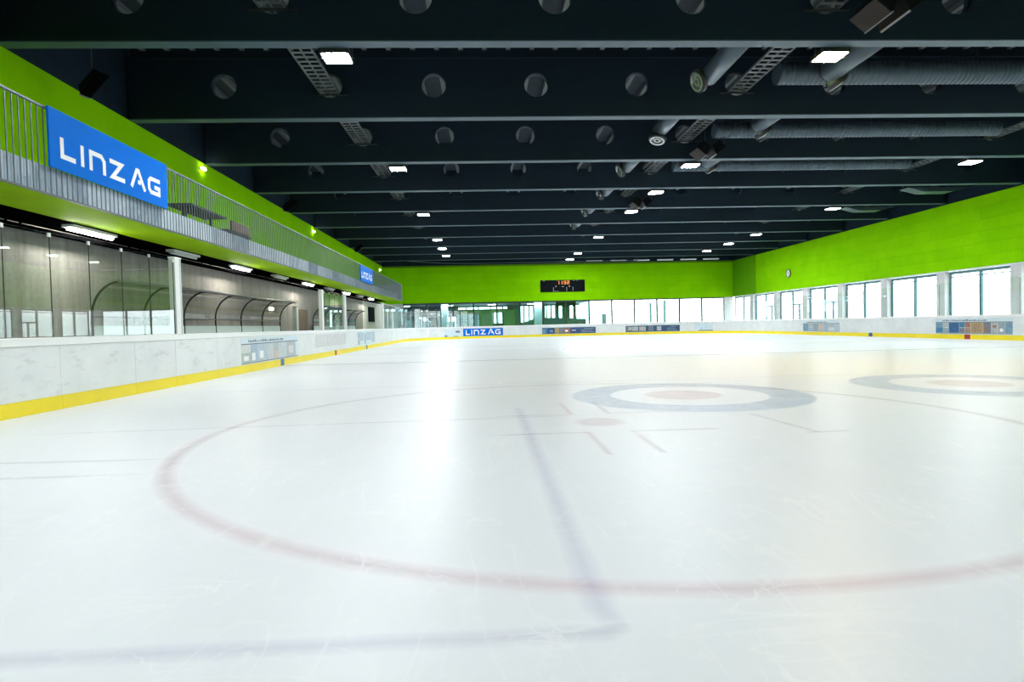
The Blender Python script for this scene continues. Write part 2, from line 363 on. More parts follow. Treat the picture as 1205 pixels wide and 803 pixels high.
# ------------------------------------------------------------------ cable trays through the beam holes
trays = []
for tx, lab in ((HOLES[1], 'grey ladder cable tray through the beams on the left of the ceiling'), (HOLES[5], 'grey ladder cable tray through the beams beside the middle floodlights'), (HOLES[9], 'grey ladder cable tray through the beams near the right wall')):
    tr = thing('cable_tray', (tx, 9.0, 8.53), lab, 'cable tray', 'cable trays')
    y0, y1 = 9.0, 62.0
    for dx in (-.29, 0, .29): B(tx+dx-.018, tx+dx+.018, y0, y1, 8.53, 8.58 if dx == 0 else 8.60).build('side_rail', 'tray_steel', tr)
    rm = B(-.27, .27, -.055, .055, 0, .02).mesh('rung', 'tray_steel'); y = y0 + .1; rest = MB(); cnt = 0
    while y < y1:
        if y < 40: link('rung', rm, tr, (0, y-9.0, .005)); cnt += 1
        else: rest.box(tx-.27, tx+.27, y-.055, y+.055, 8.535, 8.555)
        y += .27
    tag(rest.build('far_rungs', 'tray_steel', tr), kind='stuff')
    bm_ = B(-.55, .55, -.20, -.135, -.05, -.025).mesh('support_bracket', 'dark_metal')
    for y in BY[4:]: link('support_bracket', bm_, tr, (0, y-9.0, 0))

# ------------------------------------------------------------------ ceiling floodlights
def floodlight(mat):
    t_ = thing('floodlight', (0, 0, 0), '', 'floodlight', 'ceiling floodlights')
    m = MB(); m.box(-.34, .34, -.30, .30, .012, .13); m.build('housing', 'dark_metal', t_)
    B(-.30, .30, -.26, .26, 0, .010).build('lens', mat, t_)
    m = MB(); m.box(-.37, -.345, -.04, .04, .0, .34); m.box(.345, .37, -.04, .04, 0, .34); m.box(-.37, .37, -.04, .04, .32, .34); m.build('bracket', 'dark_metal', t_); return t_
protos = {}
ROWS = (('left', -3.38, [-4, -2, 0, 2, 4, 6, 7, 8]), ('middle', 8.74, [-4, -2, 0, 2, 3, 4, 6, 8, 9]), ('right', 20.87, [-4, -2, 0, 2, 4, 6, 7, 8]))
for row, fx, ks in ROWS:
    for k in ks:
        mat = 'flood_warm' if (row == 'middle' and k == 0) else 'flood_white'
        y = 14.07 + 5*k + .46
        if k >= 0: lab = ('%s floodlight in the %s ceiling row, behind the %s beam' % ('orange-tinted' if mat == 'flood_warm' else 'bright white', row, ORD[k]))
        else: lab = 'white floodlight in the %s ceiling row over the near end, %s' % (row, 'nearer the camera' if k == -2 else 'behind the camera')
        loc = (fx, y, 7.66)
        if mat not in protos: protos[mat] = floodlight(mat); protos[mat].location = loc; protos[mat]['label'] = lab
        else: copy_tree(protos[mat], loc, lab)

# ------------------------------------------------------------------ air ducts, nozzles, loudspeakers
for q, (y, x0, x1) in enumerate(((17.5, 8.9, 20.3), (22.4, 8.9, 20.0), (27.3, 8.9, 20.0))):
    z = 8.52 if q == 0 else 8.42; r = .32 if q == 0 else .27
    d = thing('air_duct', (x0, y, z), '%s round spiral air duct running to the right, behind the %s beam' % (('thick silver', 'slimmer grey', 'grey')[q], ORD[q]), 'air duct', 'ceiling air ducts')
    pts = []; rs = []; x = x0; 
    while x <= x1: pts += [(x, y, z), (x+.10, y, z), (x+.11, y, z), (x+.14, y, z)]; rs += [r, r, r+.012, r+.012]; x += .15
    MB().tube(pts, rs, 16).build('pipe', 'duct_steel', d); 
    for s in (x0+2.2, x0+6.2, x0+10.2): B(s-.02, s+.02, y-.02, y+.02, z+r, ZR).build('hanger', 'dark_metal', d)
def nozzle(x, y0, y1, z, ax, lab, r=.27):
    d = thing('jet_nozzle', (x, y1, z), lab, 'air nozzle', 'jet nozzles')
    MB().tube([(x, y0, z), (x, y1, z)], r, 20).build('stub_duct', 'duct_steel', d)
    a = Vector(ax).normalized(); c = Vector((x, y1+.08, z)) + a*.34
    MB().lathe((x, y1, z), (0, 1, 0), [(0, r), (.06, r), (.06, r*.8), (.28, r*.55), (.34, .001)], 20).build('end_cap', 'dark_metal', d)
    MB().lathe(c, a, [(-.30, .16), (-.16, .21), (-.04, .26), (.06, .275), (.10, .275), (.10, .22), (.02, .19), (.02, .13), (.08, .12), (.08, .07), (.0, .06), (.0, .001)], 24).build('nozzle_head', 'nozzle_steel', d)
    MB().lathe(c, a, [(-.05, .265), (-.05, .325), (.06, .325), (.06, .285)], 24).build('ring', 'dark_metal', d)
    MB().tube([(x, y1-.9, z), (x, y1-.9, ZR)], .012, 6).build('hanger', 'dark_metal', d)
for k, (x, y) in enumerate(((6.62, 16.9), (6.72, 22.1), (6.72, 27.2), (6.75, 32.2), (6.75, 37.2), (6.75, 42.2))):
    nozzle(x, y-2.55, y, 8.22 if k == 0 else 8.36, (-.85, -.15, -.40) if k != 1 else (-.25, -.25, -.93), 'round silver jet nozzle pointing left, in the %s beam bay' % ORD[k])
for k, (x, y) in enumerate(((9.95, 16.5), (10.2, 21.4), (10.2, 26.4))):
    nozzle(x, y-2.2, y, 8.16 if k == 0 else 8.34, (.65, .1, -.76), 'jet nozzle on a short duct beside the spiral duct, in the %s beam bay' % ORD[k], .30)
def speaker(x, y, z, ya, pa, lab, w=.22, d=.22, h=.33, face='speaker_edge'):
    t_ = thing('loudspeaker', (x, y, z), lab, 'loudspeaker', 'hanging loudspeakers')
    R_ = Matrix.Rotation(ya, 3, 'Z') @ Matrix.Rotation(pa, 3, 'X'); u, v, w_ = R_.col[0], R_.col[1], R_.col[2]
    c = Vector((x, y, z)); poly = [(-d, -h), (d, -h*.75), (d, h*.75), (-d, h)]
    mk = lambda s: (lambda a, b: tuple(c + u*(s*w) + v*a + w_*b))
    MB().prism(poly, mk(-1), mk(1)).build('cabinet', 'speaker_black', t_)
    MB().obox(c - v*(d+.012), u, v, w_, w*.95, .012, h*.96).build('grille', face, t_)
    if face != 'speaker_edge': MB().obox(c - v*d - w_*h, u, v, w_, w, .022, .022).build('trim', 'speaker_trim', t_)
    m = MB(); top = max(p_[2] for p_ in [tuple(c + w_*h), tuple(c - w_*h), tuple(c+v*d)])
    m.tube([(x, y, z), (x, y, ZR-.1)], .012, 6); m.build('hanger', 'dark_metal', t_); return t_
def paired_speaker(x, y, z, sx, lab):
    t_ = thing('loudspeaker', (x, y, z), lab, 'loudspeaker', 'hanging loudspeakers')
    c = Vector((x, y, z)); nrm = Vector((sx*.62, 0, -.785)); v = Vector((-sx*.785, 0, -.62)); u = Vector((0, 1, 0))      # face normal, low edge, long axis
    mk = lambda s_: (lambda a_, b_: tuple(c + u*(s_*.46) + v*a_ + nrm*b_))
    MB().prism([(-.24, 0), (.24, 0), (.15, -.36), (-.20, -.36)], mk(-1), mk(1)).build('cabinet', 'speaker_black', t_)
    MB().obox(c + nrm*.012, u, v, nrm, .44, .225, .012).build('grille', 'speaker_edge', t_)
    MB().obox(c + v*.235 + nrm*.004, u, v, nrm, .46, .014, .022).build('trim', 'speaker_trim', t_)
    for dy in (-.18, .3): MB().tube([(x+.22, y+dy, z+.2), (x+.22, y+dy, ZR)], .012, 6).build('hanger', 'dark_metal', t_)
for k, y in enumerate((12.65, 23.05, 33.05)):
    nm = ('before the first beam', 'before the third beam', 'before the fifth beam')[k]
    paired_speaker(8.52, y, 7.72, -1, 'left one of the paired dark loudspeakers hung %s' % nm)
    paired_speaker(9.26, y, 7.74, 1, 'right one of the paired dark loudspeakers hung %s' % nm)
for k, (y, z) in enumerate(((15.2, 7.42), (29.9, 7.42), (46.0, 7.42))):
    speaker(-9.5, y, z, 1.25, .95, 'black loudspeaker hung on a cable above the gallery, %s from the camera' % ('nearest', 'second', 'farthest')[k], .13, .10, .40, 'black')
for k, (x0, x1, y) in enumerate(((22.8, 26.2, 31.2), (22.6, 25.8, 36.4))):
    d = thing('air_outlet', ((x0+x1)/2, y, 7.6), 'pale wedge-shaped air outlet under the ceiling, behind the %s beam' % ORD[k+3], 'air outlet', 'wedge air outlets')
    MB().prism([(x0, 8.06), (x0+.9, 7.83), (x1-.9, 7.83), (x1, 8.06)], lambda a, b: (a, y-.35, b), lambda a, b: (a, y+.35, b)).build('hood', 'duct_steel', d)
    MB().tube([((x0+x1)/2, y, 8.0), ((x0+x1)/2, y, ZR)], .16, 14).build('riser', 'duct_steel', d)
# curved curtain track and strip lights near the far wall
tk = []
for k in range(25):
    u = k/24; tk.append((-8.0 + 24*u, 60.9 + (-4.0*(1-u/.3)**2 if u < .3 else 0), 7.60))
tr = thing('ceiling_track', (-8.0, 56.9, 7.6), 'thin curved metal track hung below the far end of the ceiling', 'ceiling track')
MB().tube(tk, .025, 6).build('track', 'tray_steel', tr)
for k in (3, 8, 12, 16, 20, 23): B(tk[k][0]-.01, tk[k][0]+.01, tk[k][1]-.01, tk[k][1]+.01, 7.62, ZR).build('hanger', 'dark_metal', tr)
for k, (u0) in enumerate((10.9, 13.5, 15.95, 18.5, 21.0, 23.45)):
    d = thing('strip_light', (u0+.85, 62.4, 7.74), 'slim strip light above the far green wall, %s from the left' % ORD[k], 'strip light', 'strip lights at the far wall')
    B(u0, u0+1.7, 62.3, 62.5, 7.76, 7.84).build('housing', 'fixture_white', d); B(u0+.02, u0+1.68, 62.32, 62.48, 7.735, 7.758).build('diffuser', 'strip_light', d)
    for s in (.3, 1.4): B(u0+s-.01, u0+s+.01, 62.39, 62.41, 7.84, ZR).build('hanger', 'dark_metal', d)

# ------------------------------------------------------------------ gallery on the left
GX = -7.2; GE = 52.5
struct('floor_gallery', B(WL+.01, GX-.09, WN+.01, GE, 3.72, 3.98), 'floor_concrete', 'concrete floor slab of the left gallery')
sof = struct('ceiling_gallery', B(-8.52, GX-.05, WN+.01, GE, 3.54, 3.70), 'green_soffit', 'green soffit below the gallery')
struct('ceiling_service_strip', B(WL+.06, -8.54, WN+.01, GE, 3.525, 3.70), 'black', 'black service strip under the gallery')
gal = thing('gallery_balustrade', (GX, 9.0, 3.54), 'long balustrade of thin vertical steel bars along the left gallery', 'balustrade')
py = WN + .02; q = 0
while py < GE - .1:
    e = min(py + 1.25, GE); B(GX-.040, GX-.026, py+.004, e-.004, 3.566, 4.01).build('fascia_plate', 'galvanised', gal, (GX, (py+e)/2, 3.55)); py = e
B(GX-.025, GX+.02, WN+.02, GE, 4.955, 4.985).build('top_rail', 'bar_steel', gal); B(GX-.04, GX+.015, WN+.02, GE, 3.535, 3.565).build('bottom_rail', 'bar_steel', gal)
barm = B(-.008, .007, -.0085, .0085, 0, 1.39).mesh('bar', 'bar_steel'); y = 7.6; rest = MB(); cnt = 0
while y < GE:
    if cnt < 300: link('bar', barm, gal, (0, y-9.0, .025)); cnt += 1
    else: rest.box(GX-.008, GX+.007, y-.0085, y+.0085, 3.565, 4.955)
    y += .13
y = 7.6 - .13
while y > WN + .1: rest.box(GX-.008, GX+.007, y-.0085, y+.0085, 3.565, 4.955); y -= .13
tag(rest.build('far_bars', 'bar_steel', gal), kind='stuff')
B(WL+.05, GX, GE, GE+.05, 3.54, 4.99).build('end_panel', 'galvanised', gal)
# gallery furniture seen through the bars
def table(y0, y1, z, xc, lab):
    d = thing('gallery_table', (xc, (y0+y1)/2, 3.98), lab, 'table')
    B(xc-.35, xc+.35, y0, y1, z-.05, z).build('table_top', 'lobby_dark', d)
    for yy in (y0+.3, y1-.3): B(xc-.04, xc+.04, yy-.04, yy+.04, 3.98, z-.05).build('leg', 'lobby_dark', d); 
table(16.5, 18.7, 4.70, -8.2, 'dark table on the gallery behind the bars, right of the big blue sign')
d = thing('gallery_bench', (-8.2, 20.1, 3.98), 'dark bench with a backrest on the gallery behind the bars', 'bench')
B(-8.5, -8.05, 19.2, 21.1, 4.38, 4.44).build('seat', 'lobby_dark', d); B(-8.05, -8.0, 19.4, 20.9, 4.44, 4.74).build('backrest', 'brown_wood', d)
for yy in (19.4, 20.9): B(-8.45, -8.05, yy-.03, yy+.03, 3.98, 4.38).build('leg', 'lobby_dark', d)
for k, (y, z) in enumerate(((23.6, 7.52), (38.4, 7.45), (62.2, 7.25))):
    d = thing('wall_lamp', (WL+.01, y, z), 'small bright lamp on the green gallery wall, %s from the camera' % ('nearest', 'second', 'farthest')[k], 'wall lamp', 'green wall lamps')
    B(WL+.005, WL+.05, y-.16, y+.16, z-.05, z+.05).build('base', 'white_metal', d); B(WL+.051, WL+.11, y-.14, y+.14, z-.04, z+.04).build('diffuser', 'sconce_light', d)

# ------------------------------------------------------------------ lettering of the blue signs
def stroke(pts, w):
    P = [Vector(p_) for p_ in pts]; L = []; R2 = []
    for k, p_ in enumerate(P):
        d0 = (P[k]-P[k-1]).normalized() if k else None; d1 = (P[k+1]-P[k]).normalized() if k < len(P)-1 else None
        if d0 is None: d0 = d1
        if d1 is None: d1 = d0
        n0 = Vector((-d0.y, d0.x)); n1 = Vector((-d1.y, d1.x)); mtr = (n0+n1).normalized(); s = min(w/2/max(mtr.dot(n0), .3), w*1.3)
        L.append(p_ + mtr*s); R2.append(p_ - mtr*s)
    return [tuple(map(tuple, (L[k], L[k+1], R2[k+1], R2[k]))) for k in range(len(P)-1)]
# letter strokes in metres on a 3.6 m wide sign: along, up
T_ = .085
LET = [('letter_L', [[(.29, .56), (.29, .243), (.62, .243)]]), ('letter_I', [[(.80, .20), (.80, .575)]]),
       ('letter_N', [[(1.03, .20), (1.03, .53), (1.33, .53), (1.41, .45), (1.41, .20)]]),
       ('letter_Z', [[(1.58, .533), (1.95, .533), (1.66, .243), (2.05, .243)]]),
       ('letter_A', [[(2.27, .20), (2.47, .575), (2.53, .575), (2.75, .20)], [(2.50, .34), (2.60, .34)]]),
       ('letter_G', [[(3.34, .533), (2.98, .533), (2.91, .47), (2.91, .31), (2.98, .243), (3.297, .243), (3.297, .37), (3.12, .37)]])]
def sign(origin, along, up, out, W, H, label, sc, name='sign'):
    o = Vector(origin); a = Vector(along); u = Vector(up); n_ = Vector(out)
    d = thing(name, o, label, 'sign', 'blue signs')
    MB().obox(o + a*W/2 + u*H/2 + n_*.02, a, u, n_, W/2, H/2, .018).build('board', 'sign_blue', d)
    for nm, strokes in LET:
        m = MB(); j = 0
        for st in strokes:
            for quad in stroke(st, T_):
                j += 1; h = .041 + .0006*j
                m.prism(quad, lambda p0, p1: tuple(o + a*p0*sc + u*p1*sc + n_*.039), lambda p0, p1, h=h: tuple(o + a*p0*sc + u*p1*sc + n_*h))
        m.build(nm, 'letter_white', d)
    return d
sg = sign((GX+.032, 10.23, 4.0), (0, 1, 0), (0, 0, 1), (1, 0, 0), 3.65, 1.0, 'large blue sign with white LINZ AG lettering on the near gallery bars', 1.0)
sign((GX+.032, 34.9, 4.0), (0, 1, 0), (0, 0, 1), (1, 0, 0), 3.65, .92, 'smaller-looking blue LINZ AG sign at the far end of the gallery bars', 1.0)

# ------------------------------------------------------------------ tube lamps below the gallery
for k in range(-2, 9):
    y = 12.9 + 4.06*k; lit = k % 2 == 0
    d = thing('tube_lamp', (-8.7, y+.75, 3.45), '%s fluorescent tube lamp under the gallery, %s' % ('lit' if lit else 'unlit', ('%s along the visible row' % ORD[k]) if k >= 0 else ('nearest the camera, left of the frame' if k == -1 else 'left of the camera')), 'tube lamp', 'tube lamps under the gallery')
    B(-8.82, -8.58, y, y+1.5, 3.46, 3.522).build('housing', 'fixture_white', d)
    MB().tube([(-8.7, y+.02, 3.435), (-8.7, y+1.48, 3.435)], .04, 10).build('tube', 'tube_white' if lit else 'pale_grey', d)
for k, (x, z) in enumerate(((-8.98, 3.34), (-9.25, 3.38))):
    d = thing('service_pipe', (x, 20, z), '%s black service pipe along the strip under the gallery' % ('front', 'rear')[k], 'pipe')
    MB().tube([(x, WN+.1, z), (x, GE-.3, z)], .05, 8).build('pipe', 'black', d)
    for y in range(0, 50, 4): B(x-.015, x+.015, y-.02, y+.02, z, 3.521).build('clip', 'black', d)

# ------------------------------------------------------------------ dasher boards
das = thing('dasher_boards', (8.15, YC, 0), 'white rink boards with yellow kick strip and white top rail', 'rink boards')
TH = .09
def path_pts(s0, s1, side):
    """points along the ice edge with outward normals, side by side"""
    if side == 'L': return [((XL, y), (-1, 0)) for y in (s0, s1)]
    if side == 'R': return [((XR, y), (1, 0)) for y in (s0, s1)]
    if side == 'F': return [((x, YE), (0, 1)) for x in (s0, s1)]
    if side == 'N': return [((x, YN), (0, -1)) for x in (s0, s1)]
    cx, cy = {'FL': (XL+CR, YE-CR), 'FR': (XR-CR, YE-CR), 'NL': (XL+CR, YN+CR), 'NR': (XR-CR, YN+CR)}[side]
    k = max(2, int(abs(s1-s0)/.045)); return [((cx + CR*math.cos(s0+(s1-s0)*j/k), cy + CR*math.sin(s0+(s1-s0)*j/k)), (math.cos(s0+(s1-s0)*j/k), math.sin(s0+(s1-s0)*j/k))) for j in range(k+1)]
def sweep(pts, prof, caps=True):
    """prof: list of (outward offset, z) polygon; swept along pts"""
    m = MB(); n_ = len(prof)
    for (x, y), (nx, ny) in pts: m.v += [(x+nx*o, y+ny*o, z) for o, z in prof]
    for k in range(len(pts)-1):
        for j in range(n_): m.f.append((k*n_+j, k*n_+(j+1) % n_, (k+1)*n_+(j+1) % n_, (k+1)*n_+j)); m.sm.append(False)
    m.f += [tuple(range(n_)), tuple(reversed(range((len(pts)-1)*n_, len(pts)*n_)))]; m.sm += [False]*2; return m
def rect(o0, o1, z0, z1): return [(o0, z0), (o1, z0), (o1, z1), (o0, z1)]
segs = []
ys = [YN+CR, 7.86, 9.86, 11.9, 13.42] + [13.42+2.03*k for k in range(1, 18)] + [YE-CR]
segs += [('L', a, b) for a, b in zip(ys, ys[1:])]
ARC = {'FL': (math.pi, math.pi/2), 'FR': (math.pi/2, 0), 'NR': (0, -math.pi/2), 'NL': (-math.pi/2, -math.pi)}
def arc(side, k=7): a0, a1 = ARC[side]; return [(side, a0+(a1-a0)*j/k, a0+(a1-a0)*(j+1)/k) for j in range(k)]
def line(side, a, b, k): return [(side, a+(b-a)*j/k, a+(b-a)*(j+1)/k) for j in range(k)]
segs += arc('FL') + line('F', XL+CR, XR-CR, 7) + arc('FR') + line('R', YE-CR, YN+CR, 22) + arc('NR') + line('N', XR-CR, XL+CR, 7) + arc('NL')
for side, a, b in segs:
    g = .004 if side in 'LRFN' else .0005; sgn = 1 if b > a else -1; pts = path_pts(a+g*sgn, b-g*sgn, side); mid = pts[len(pts)//2][0]; base = (mid[0], mid[1], 0)
    bd = sweep(pts, rect(0, TH, .225, 1.03)).build('panel', 'board_white', das, base)
    sweep(pts, rect(-.012, TH, 0.002, .222)).build('kick_strip', 'kick_yellow', bd, base)
for parts, nm in (([(YN+CR, YE-CR, 'L')], 'L'), ([ARC['FL'] + ('FL',)], 'FL'), ([(XL+CR, XR-CR, 'F')], 'F'), ([ARC['FR'] + ('FR',)], 'FR'), ([(YE-CR, YN+CR, 'R')], 'R'), ([ARC['NR'] + ('NR',)], 'NR'), ([(XR-CR, XL+CR, 'N')], 'N'), ([ARC['NL'] + ('NL',)], 'NL')):
    a, b, sd = parts[0]; sweep(path_pts(a, b, sd), [(-.014, 1.035), (TH+.05, 1.035), (TH+.05, 1.16), (.0, 1.16), (-.014, 1.145)]).build('top_rail', 'rail_white', das)
    sweep(path_pts(a, b, sd), rect(.015, TH-.015, .01, 1.034)).build('core', 'joint_dark', das)
for sd, sx in ((XL, 1), (XR, -1)):
    for y, mt in ((YC-7.14, 'marker_blue'), (YC, 'marker_red'), (YC+7.14, 'marker_blue')):
        B(sd+sx*.0125, sd+sx*.016, y-.17, y+.17, .004, .235).build('line_marker', mt, das)

# ------------------------------------------------------------------ safety glass
def glass_run(name_label, runs, w=1.0, group='rink glass'):
    x0, y0 = path_pts(runs[0][1], runs[0][2], runs[0][0])[0][0]
    d = thing('safety_glass', (x0, y0, 1.16), name_label, 'glass screen', group); O = .045; Z0, Z1 = 1.165, 2.82
    for side, a, b in runs:
        if side in 'LRFN': ln = abs(b-a)
        else: ln = abs(b-a)*CR
        k = max(1, round(ln/w))
        for j in range(k):
            s0, s1 = a+(b-a)*j/k, a+(b-a)*(j+1)/k
            pp = path_pts(s0, s1, side); P = [pp[0], pp[-1]] ; (xa, ya), na = P[0]; (xb, yb), nb = P[1]
            A_ = Vector((xa+na[0]*O, ya+na[1]*O, 0)); B_ = Vector((xb+nb[0]*O, yb+nb[1]*O, 0)); u = (B_-A_); L_ = u.length; u.normalize(); nn = Vector((-u.y, u.x, 0)); c = (A_+B_)/2 + Vector((0, 0, (Z0+Z1)/2))
            MB().obox(c, u, nn, (0, 0, 1), L_/2-.007, .006, (Z1-Z0)/2).build('glass_pane', 'glass', d, tuple(c))
            MB().obox(A_ + Vector((0, 0, (Z0+Z1)/2)), u, nn, (0, 0, 1), .0035, .007, (Z1-Z0)/2).build('joint_strip', 'frame_dark', d, tuple(A_))
            MB().obox(A_ + Vector((0, 0, Z1-.03)), u, nn, (0, 0, 1), .024, .014, .032).build('clip', 'white_metal', d, tuple(A_))
    return d
glass_run('near clear glass screen on the left boards, left of the white post', [('L', 13.53, 6.05)], .96)
glass_run('short clear glass screen on the left boards between the two player benches', [('L', 25.9, 29.4)], .9)
glass_run('clear glass screen on the left boards from the far bench round the far left corner', [('L', 40.95, YE-CR), ('FL',) + ARC['FL']], 1.1)
glass_run('clear glass screen along the far end boards', [('F', XL+CR, XR-CR)], 1.2)
glass_run('clear glass screen along the right boards before the windows', [('FR',) + ARC['FR'], ('R', YE-CR, 8.0)], 1.5)
for k, (y, lab) in enumerate(((13.7, 'white post at the near end of the first player bench'), (25.6, 'white post at the far end of the first player bench'), (29.75, 'white post at the near end of the far player bench'), (40.7, 'white post at the far end of the far player bench'))):
    d = thing('glass_post', (XL-.09, y, 1.16), lab, 'post', 'white glass posts')
    B(XL-.16, XL-.02, y-.13, y+.13, 1.16, 2.86).build('post', 'white_metal', d); B(XL-.17, XL-.01, y-.14, y+.14, 2.86, 2.885).build('cap', 'rail_white', d); B(XL-.022, XL-.012, y+.06, y+.12, 1.16, 2.86).build('seal', 'pale_grey', d)

# ------------------------------------------------------------------ player bench shelters
def shelter(ys_, lab):
    d = thing('bench_shelter', (-9.3, ys_[0], 0), lab, 'bench shelter', 'player bench shelters')
    arcp = [(-9.3, 0.0), (-9.3, .8), (-9.3, 1.62)] + [(-9.3 + .70*(1-math.cos(math.radians(a))), 1.62 + .82*math.sin(math.radians(a))) for a in range(10, 91, 8)]
    for y in ys_: MB().tube([(x, y, z) for x, z in arcp], .028, 8).build('rib', 'dark_metal', d)
    MB().tube([(-8.6, ys_[0]-.1, 2.45), (-8.6, ys_[-1]+.1, 2.45)], .035, 8).build('front_rail', 'tube_grey', d)
    MB().tube([(-9.3, ys_[0], 1.62), (-9.3, ys_[-1], 1.62)], .02, 6).build('rear_rail', 'tube_grey', d)
    for a, b in zip(ys_, ys_[1:]):
        m = MB(); q = arcp[2:]; n_ = len(q)
        for s in (0, .006):
            for yy in (a+.03, b-.03): m.v += [(x-.005+s, yy, z-.0) for x, z in q]
        for s in (0, 2*n_):
            for j in range(n_-1): m.f.append((s+j, s+j+1, s+n_+j+1, s+n_+j)); m.sm.append(True)
        m.build('roof_sheet', 'acrylic', d); B(-9.31, -9.29, a+.03, b-.03, .3, 1.40).build('lower_panel', 'lower_screen', d)
shelter([14.5 + 2.15*k for k in range(7)], 'curved clear shelter with dark arched ribs behind the first player bench')
shelter([32.6 + 2.1*k for k in range(6)], 'curved clear shelter with dark arched ribs behind the far player bench')
for k, (y0, y1) in enumerate(((14.2, 25.2), (30.3, 40.3))):
    d = thing('player_bench', (-8.7, y0, 0), 'low wooden player bench inside the %s' % ('first shelter', 'far shelter'), 'bench', 'player benches') if False else thing('player_bench', (-8.75, (y0+y1)/2, 0), 'long low player bench under the %s curved shelter' % ('near', 'far')[k], 'bench', 'player benches')
    B(-8.98, -8.58, y0, y1, .43, .48).build('seat', 'brown_wood', d); y = y0 + .4
    while y < y1: B(-8.9, -8.66, y-.03, y+.03, -.03, .43).build('leg', 'tube_grey', d); y += 2.04
door = struct('door_1', B(-9.449, -9.39, 30.35, 31.95, 0, 2.25), 'brown_wood', 'brown door between the two player benches')
B(-9.389, -9.37, 30.5, 30.56, .95, 1.15).build('handle', 'tube_grey', door)
d = thing('steel_post', (-9.36, 29.9, 0), 'grey steel post left of the brown door', 'post'); B(-9.445, -9.28, 29.75, 30.05, -.03, 2.32).build('shaft', 'pale_grey', d); B(-9.445, -9.26, 29.70, 30.10, 2.32, 2.36).build('cap', 'tube_grey', d)
d = thing('wall_monitor', (-9.40, 49.8, 2.35), 'black screen mounted on the cream wall past the far bench', 'screen'); B(-9.43, -9.36, 48.6, 51.0, 1.75, 2.95).build('case', 'black', d); B(-9.359, -9.355, 48.66, 50.94, 1.81, 2.89).build('display', 'speaker_black', d)
B(-9.449, -9.43, 49.5, 50.1, 2.15, 2.55).build('mount', 'dark_metal', d)
d = thing('emergency_lamp', (-9.44, 26.6, 2.15), 'small lit emergency lamp on the concrete wall beside the shelter end', 'lamp'); B(-9.449, -9.40, 26.35, 26.85, 2.08, 2.22).build('base', 'white_metal', d); B(-9.399, -9.37, 26.38, 26.82, 2.10, 2.20).build('diffuser', 'sconce_light', d)

# ------------------------------------------------------------------ right windows
struct('wall_right_lower', B(WR-.2, WR+.3, WN, 8.9, 0, ZG-.07), 'plaster', 'pale wall at the near right')
PY = [9.07 + 5*k for k in range(12)]
for k, y in enumerate(PY):
    if y < WF-.5: B(WR-.28, WR+.20, y-.32, y+.32, 0, ZG-.07).build('pillar', 'pillar_concrete', wr)
fillm = None
for k, y in enumerate(PY):
    y0, y1 = y+.33, min(y+4.67, WF-.06)
    if y1 - y0 < 1: continue
    near = ['beside the white pillars, %s bay from the near end' % ORD[k]][0]
    w = struct('window_%d' % (k+1), MB().box(WR+.02, WR+.12, y0, y1, 3.55, ZG-.065).box(WR+.02, WR+.12, y0, y1, -.03, .08).box(WR+.02, WR+.12, y0, y0+.12, .08, 3.55).box(WR+.02, WR+.12, y1-.10, y1, .08, 3.55), 'frame_teal', 'tall double window in the right wall, %s bay from the near end' % ORD[k])
    ym = (y0+y1)/2; B(WR, WR+.13, ym-.075, ym+.075, .08, 3.55).build('mullion', 'frame_teal', w)
    B(WR+.03, WR+.10, y0+.12, y1-.10, 3.36, 3.42).build('transom', 'frame_teal', w)
    for a, b in ((y0+.12, ym-.075), (ym+.075, y1-.10)): B(WR+.06, WR+.075, a, b, .08, 3.36).build('pane', 'window_glass', w); B(WR+.06, WR+.075, a, b, 3.42, 3.55).build('pane', 'window_glass', w)
    if k in (7, 8, 9):
        a, b = y0+.12, ym-.075; m = MB().box(WR+.01, WR+.14, a, b, 2.38, 2.50).box(WR+.01, WR+.14, (a+b)/2-.06, (a+b)/2+.06, .08, 2.38)
        m.build('door_frame', 'frame_teal', w)
# clock
c = Vector((WR-.012, 52.1, 5.26)); d = thing('wall_clock', c, 'round white clock with dark rim on the green right wall', 'clock')
MB().lathe(c, (-1, 0, 0), [(0, .001), (0, .38), (.07, .38), (.09, .36), (.09, .335), (.05, .33)], 32).build('rim', 'frame_dark', d)
MB().lathe(c, (-1, 0, 0), [(.04, .33), (.055, .33), (.055, .001)], 32).build('dial', 'letter_white', d)
for L_, ang, w_ in ((.19, -.35, .022), (.28, 3.2, .015)):
    dirv = Vector((0, -math.sin(ang), math.cos(ang))); MB().obox(c + Vector((-.066, 0, 0)) + dirv*L_*.42, dirv, (1, 0, 0), dirv.cross(Vector((1, 0, 0))), L_/2, .004, w_).build('hand', 'black', d)
for k in range(12):
    a = k*math.pi/6; dv = Vector((0, math.sin(a), math.cos(a))); MB().obox(c + Vector((-.058, 0, 0)) + dv*.285, dv, (1, 0, 0), dv.cross(Vector((1, 0, 0))), .03, .003, .012).build('hour_mark', 'black', d)

